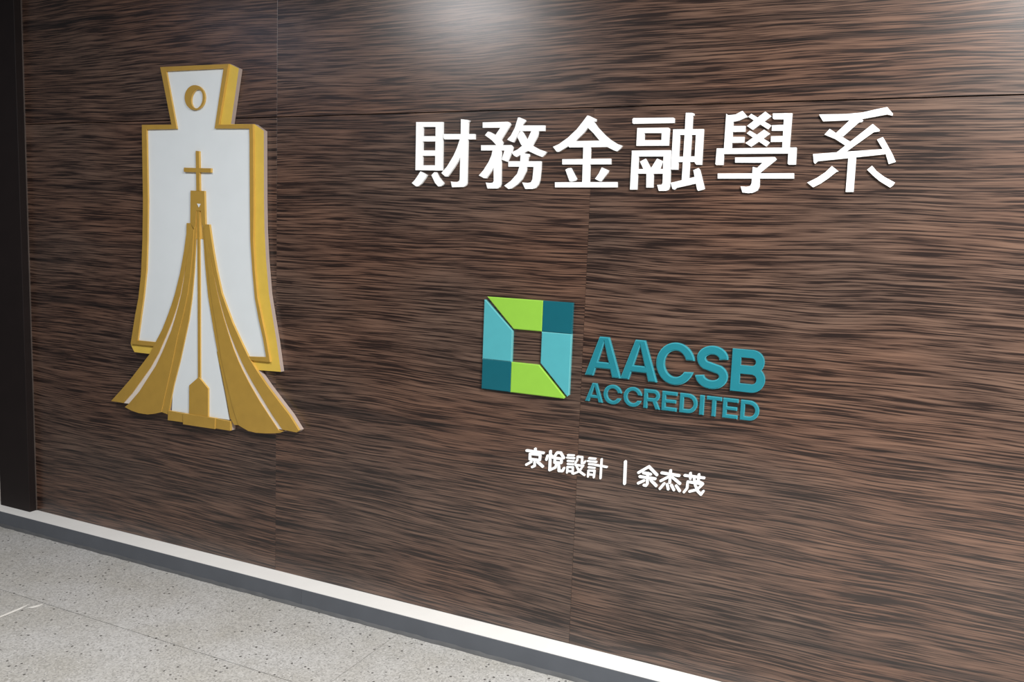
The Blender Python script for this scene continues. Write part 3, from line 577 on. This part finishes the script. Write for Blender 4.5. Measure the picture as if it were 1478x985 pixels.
# ------------------------------------------------------------------ small white line
SM = {'jing':(0.009,[[(1.0737,0.7),(1.0736,0.6903)],
  [(1.0437,0.6906),(1.1029,0.6907)],
  [(1.0559,0.6813),(1.0923,0.6834),(1.0906,0.6651),(1.056,0.6633),(1.0559,0.6813)],
  [(1.0739,0.664),(1.0735,0.6433),(1.0654,0.6388)],
  [(1.0619,0.6557),(1.0444,0.6434)],
  [(1.0838,0.6577),(1.1022,0.6457)]]),'yue':(0.009,[[(1.1182,0.6839),(1.1147,0.6706)],
  [(1.1272,0.6999),(1.1271,0.6379)],
  [(1.1324,0.6847),(1.1353,0.6807)],
  [(1.1506,0.6988),(1.14,0.6813)],
  [(1.1626,0.6999),(1.174,0.6844)],
  [(1.1506,0.6988),(1.1626,0.6999)],
  [(1.1441,0.6794),(1.1669,0.6808),(1.1662,0.6674),(1.1434,0.6653),(1.1441,0.6794)],
  [(1.1509,0.6638),(1.1475,0.6499),(1.1277,0.638)],
  [(1.1576,0.6648),(1.1594,0.6403),(1.1721,0.6416),(1.1763,0.6511)]]),'she':(0.0068,[[(1.1881,0.6962),(1.2079,0.6976)],
  [(1.1855,0.6878),(1.2098,0.6889)],
  [(1.1883,0.6773),(1.2073,0.6786)],
  [(1.1887,0.6676),(1.2078,0.6685)],
  [(1.1884,0.6576),(1.2067,0.6589),(1.2062,0.6391)],
  [(1.1884,0.6576),(1.1878,0.6385)],
  [(1.1891,0.6438),(1.2059,0.6452)],
  [(1.2206,0.6849),(1.2144,0.6739)],
  [(1.2206,0.6849),(1.2209,0.6958),(1.2367,0.6963),(1.2362,0.6768),(1.2436,0.6779),(1.2471,0.6838)],
  [(1.2154,0.6679),(1.2411,0.6689),(1.2292,0.6492),(1.21,0.6385)],
  [(1.2185,0.6658),(1.2277,0.6497),(1.2471,0.6396)]]),'ji':(0.0068,[[(1.26,0.6965),(1.2808,0.6974)],
  [(1.256,0.687),(1.2843,0.6879)],
  [(1.2602,0.6778),(1.2803,0.6786)],
  [(1.2599,0.6674),(1.2801,0.6678)],
  [(1.2597,0.6568),(1.2801,0.6585),(1.2787,0.6373)],
  [(1.2597,0.6568),(1.2592,0.6369)],
  [(1.2596,0.6438),(1.279,0.6453)],
  [(1.2818,0.6779),(1.3196,0.6767)],
  [(1.3015,0.699),(1.3009,0.6379)]]),'bar':(0.0097,[[(1.3793,0.7027),(1.3803,0.6333)]]),'yu':(0.009,[[(1.4231,0.675),(1.4546,0.6984),(1.481,0.6766)],
  [(1.4387,0.6765),(1.4616,0.6755)],
  [(1.4279,0.6631),(1.4761,0.6634)],
  [(1.4522,0.677),(1.4528,0.6446),(1.449,0.6383),(1.4425,0.6384)],
  [(1.4417,0.6526),(1.4242,0.6417)],
  [(1.4635,0.6569),(1.4806,0.6425)]]),'jie':(0.0087,[[(1.4958,0.6853),(1.5493,0.6848)],
  [(1.5224,0.6962),(1.5223,0.6589)],
  [(1.5165,0.6757),(1.4941,0.6601)],
  [(1.53,0.6762),(1.5532,0.6606)],
  [(1.505,0.6529),(1.4931,0.6357)],
  [(1.5147,0.6521),(1.5187,0.6382)],
  [(1.5275,0.6517),(1.5363,0.6386)],
  [(1.5426,0.6525),(1.5537,0.6383)]]),'mao':(0.0081,[[(1.5665,0.6883),(1.6248,0.6894)],
  [(1.5832,0.6972),(1.5842,0.6812)],
  [(1.6088,0.6972),(1.6086,0.6774)],
  [(1.6222,0.6701),(1.577,0.6705),(1.5759,0.6499),(1.5673,0.637)],
  [(1.5957,0.6833),(1.6001,0.6634),(1.609,0.6457),(1.6188,0.6378),(1.6251,0.6484)],
  [(1.62,0.6673),(1.6063,0.6509),(1.5843,0.6417)],
  [(1.6055,0.6769),(1.6213,0.6715)]])}

SMALL = [('jing', 'small white character 京 at the left end of the bottom row'), ('yue', 'small white character 悅, second in the bottom row'),
         ('she', 'small white character 設, third in the bottom row'), ('ji', 'small white character 計 just left of the upright bar'),
         ('bar', 'small white upright bar between the two groups of small characters'),
         ('yu', 'small white character 余 just right of the upright bar'), ('jie', 'small white character 杰 with four dots below'),
         ('mao', 'small white character 茂 at the right end of the bottom row')]
for k, lab in SMALL:
    w, lines = SM[k]
    polys = [p for l in lines for p in thick(l, w * 0.90)]
    o = sign_piece('divider_bar' if k == 'bar' else 'small_character', polys, 0.006, 'white_acrylic')
    tag(o, lab, 'divider' if k == 'bar' else 'character', 'small white characters in the bottom row')

# ------------------------------------------------------------------ square tile logo
LX = (0.8735, 0.9797, 1.0825, 1.1845)
LZ = (0.8775, 0.9775, 1.0850, 1.1838)
g = 0.0052
root = empty('tile_logo', ((LX[0] + LX[3]) / 2, 0, LZ[0]))
tag(root, 'square frame of lime, cyan and dark teal acrylic tiles left of the teal lettering', 'logo')
tiles = [
    ('lime', [(LX[0] + 2 * g, LZ[3]), (LX[2], LZ[3]), (LX[2], LZ[2]), (LX[1] + g * 0.7, LZ[2])]),
    ('teal', [(LX[2], LZ[3]), (LX[3], LZ[3]), (LX[3], LZ[2]), (LX[2], LZ[2])]),
    ('cyan', [(LX[2], LZ[2]), (LX[3], LZ[2]), (LX[3], LZ[0] + 2.6 * g), (LX[3] - 0.006, LZ[0] + 1.6 * g), (LX[2], LZ[1] + g * 1.2)]),
    ('lime', [(LX[1], LZ[1]), (LX[2] - g * 1.0, LZ[1]), (LX[3] - 2.4 * g, LZ[0] + 0.005), (LX[3] - 3.2 * g, LZ[0]), (LX[1], LZ[0])]),
    ('teal', [(LX[0], LZ[1]), (LX[1], LZ[1]), (LX[1], LZ[0]), (LX[0], LZ[0])]),
    ('cyan', [(LX[0], LZ[3] - 2 * g), (LX[0] + 0.8 * g, LZ[3] - 2 * g), (LX[1], LZ[2] - g), (LX[1], LZ[1]), (LX[0], LZ[1])]),
]
for mat, poly in tiles:
    pts, faces = union([poly])
    o = slab('acrylic_tile', pts, faces, 0.0, -0.012, (mat, mat + '_edge'), parent=root, bevel=0.0022, segs=2)
    o['label'] = {'lime': 'lime green tile', 'teal': 'dark teal square tile', 'cyan': 'light cyan tile'}[mat]

# ------------------------------------------------------------------ teal lettering
def arc(cx, cz, rx, rz, a0, a1, n=20):
    return [(cx + rx * math.cos(math.radians(a0 + (a1 - a0) * i / n)), cz + rz * math.sin(math.radians(a0 + (a1 - a0) * i / n))) for i in range(n + 1)]

def glyph(ch, x0, x1, z0, z1, w):
    """Bold grotesque capital inside the given box; w is the stroke width."""
    W_, H_ = x1 - x0, z1 - z0
    cx, cz = (x0 + x1) / 2, (z0 + z1) / 2
    h = w / 2
    rect = lambda a, b, c, d: [(a, c), (b, c), (b, d), (a, d)]
    wh = w * 0.92
    if ch == 'A':
        t = w * 0.60; lw = w * 1.08
        polys = [[(x0, z0), (x0 + lw, z0), (cx + t * 0.35, z1), (cx - t, z1)], [(x1 - lw, z0), (x1, z0), (cx + t, z1), (cx - t * 0.35, z1)]]
        zc0, zc1 = z0 + H_ * 0.20, z0 + H_ * 0.20 + wh * 0.85
        fx = lambda z: (x0 + lw * 0.6) + (cx - x0 - lw * 0.6) * (z - z0) / H_ * 0.9
        polys.append([(fx(zc0), zc0), (2 * cx - fx(zc0), zc0), (2 * cx - fx(zc1), zc1), (fx(zc1), zc1)])
        return polys
    if ch == 'C':
        ro, rzo, ri, rzi = W_ / 2, H_ / 2, W_ / 2 - w, H_ / 2 - w * 0.94
        t0, t1 = 0.11 * H_, -0.17 * H_
        ang = lambda t, r: math.degrees(math.asin(t / r))
        return [arc(cx, cz, ro, rzo, ang(t0, rzo), 360 + ang(t1 * 0.92, rzo), 44) + arc(cx, cz, ri, rzi, ang(t0, rzi), 360 + ang(t1, rzi), 44)[::-1]]
    if ch == 'S':
        rx = W_ / 2 - h; r1 = (H_ / 2 - h) / 2
        top = arc(cx, z1 - h - r1, rx * 0.94, r1, 0, 232, 22)
        bot = arc(cx, z0 + h + r1, rx, r1, 52, -180, 22)
        return [band(top + bot, w)]
    if ch == 'I':
        return [rect(x0, x1, z0, z1)]
    if ch == 'T':
        return [rect(x0, x1, z1 - wh, z1), rect(cx - h, cx + h, z0, z1)]
    if ch == 'E':
        return [rect(x0, x0 + w, z0, z1), rect(x0, x1, z0, z0 + wh), rect(x0, x1, z1 - wh, z1), rect(x0, x1 - W_ * 0.06, cz - wh * 0.45, cz + wh * 0.45)]
    def bowl(xr, za, zb, ww):
        r = (zb - za) / 2 - ww / 2; zc = (za + zb) / 2
        rx = min(r, (xr - x0) * 0.55)
        xc = xr - ww / 2 - rx
        return band([(x0 + h, zb - ww / 2)] + arc(xc, zc, rx, r, 90, -90, 18) + [(x0 + h, za + ww / 2)], ww)
    if ch == 'D':
        return [rect(x0, x0 + w, z0, z1), bowl(x1, z0, z1, w * 0.96)]
    if ch == 'B':
        zm = z0 + H_ * 0.525
        return [rect(x0, x0 + w, z0, z1), bowl(x1, z0, zm + wh * 0.48, wh), bowl(x1 - W_ * 0.05, zm - wh * 0.48, z1, wh)]
    if ch == 'R':
        zm = z0 + H_ * 0.46
        return [rect(x0, x0 + w, z0, z1), bowl(x1 - W_ * 0.05, zm - wh * 0.5, z1, wh), [(x1 - w * 1.15, z0), (x1, z0), (x1 - W_ * 0.28, zm + wh * 0.2), (x1 - W_ * 0.28 - w * 1.1, zm + wh * 0.2)]]

B0_, B1_ = 0.9615, 1.0850
S0_, S1_ = 0.8790, 0.9378
ov, os_ = 0.0022, 0.0012
ROW1 = [('A', 1.2342, 1.3510, 'large teal letter A beside the tile logo'), ('A', 1.3495, 1.4658, 'second large teal letter A, just left of the C'),
        ('C', 1.4600, 1.5775, 'large teal letter C'), ('S', 1.5800, 1.6755, 'large teal letter S'), ('B', 1.6842, 1.7808, 'large teal letter B at the right end of its row')]
ROW2 = [('A', 1.2388, 1.2962, 'small teal letter A at the left end of the lower word'), ('C', 1.2980, 1.3575, 'small teal letter C next to the small A'),
        ('C', 1.3628, 1.4220, 'small teal letter C next to the R'), ('R', 1.4272, 1.4790, 'small teal letter R'),
        ('E', 1.4838, 1.5300, 'small teal letter E next to the R'), ('D', 1.5384, 1.5918, 'small teal letter D before the I'),
        ('I', 1.5982, 1.6116, 'small teal letter I'), ('T', 1.6185, 1.6628, 'small teal letter T'),
        ('E', 1.6665, 1.7106, 'small teal letter E next to the T'), ('D', 1.7176, 1.7708, 'small teal letter D at the right end of the lower word')]
for row, z0, z1, w, o_, dep, bev in ((ROW1, B0_, B1_, 0.0258, ov, 0.011, 0.0030), (ROW2, S0_, S1_, 0.0120, os_, 0.009, 0.0018)):
    for ch, a, b_, lab in row:
        e = o_ if ch in 'CS' else 0
        o = sign_piece('raised_letter', glyph(ch, a, b_, z0 - e, z1 + e, w), dep, ('teal_text', 'teal_text_edge'), bevel=bev, segs=2)
        tag(o, lab, 'letter', 'teal letters beside the tile logo')
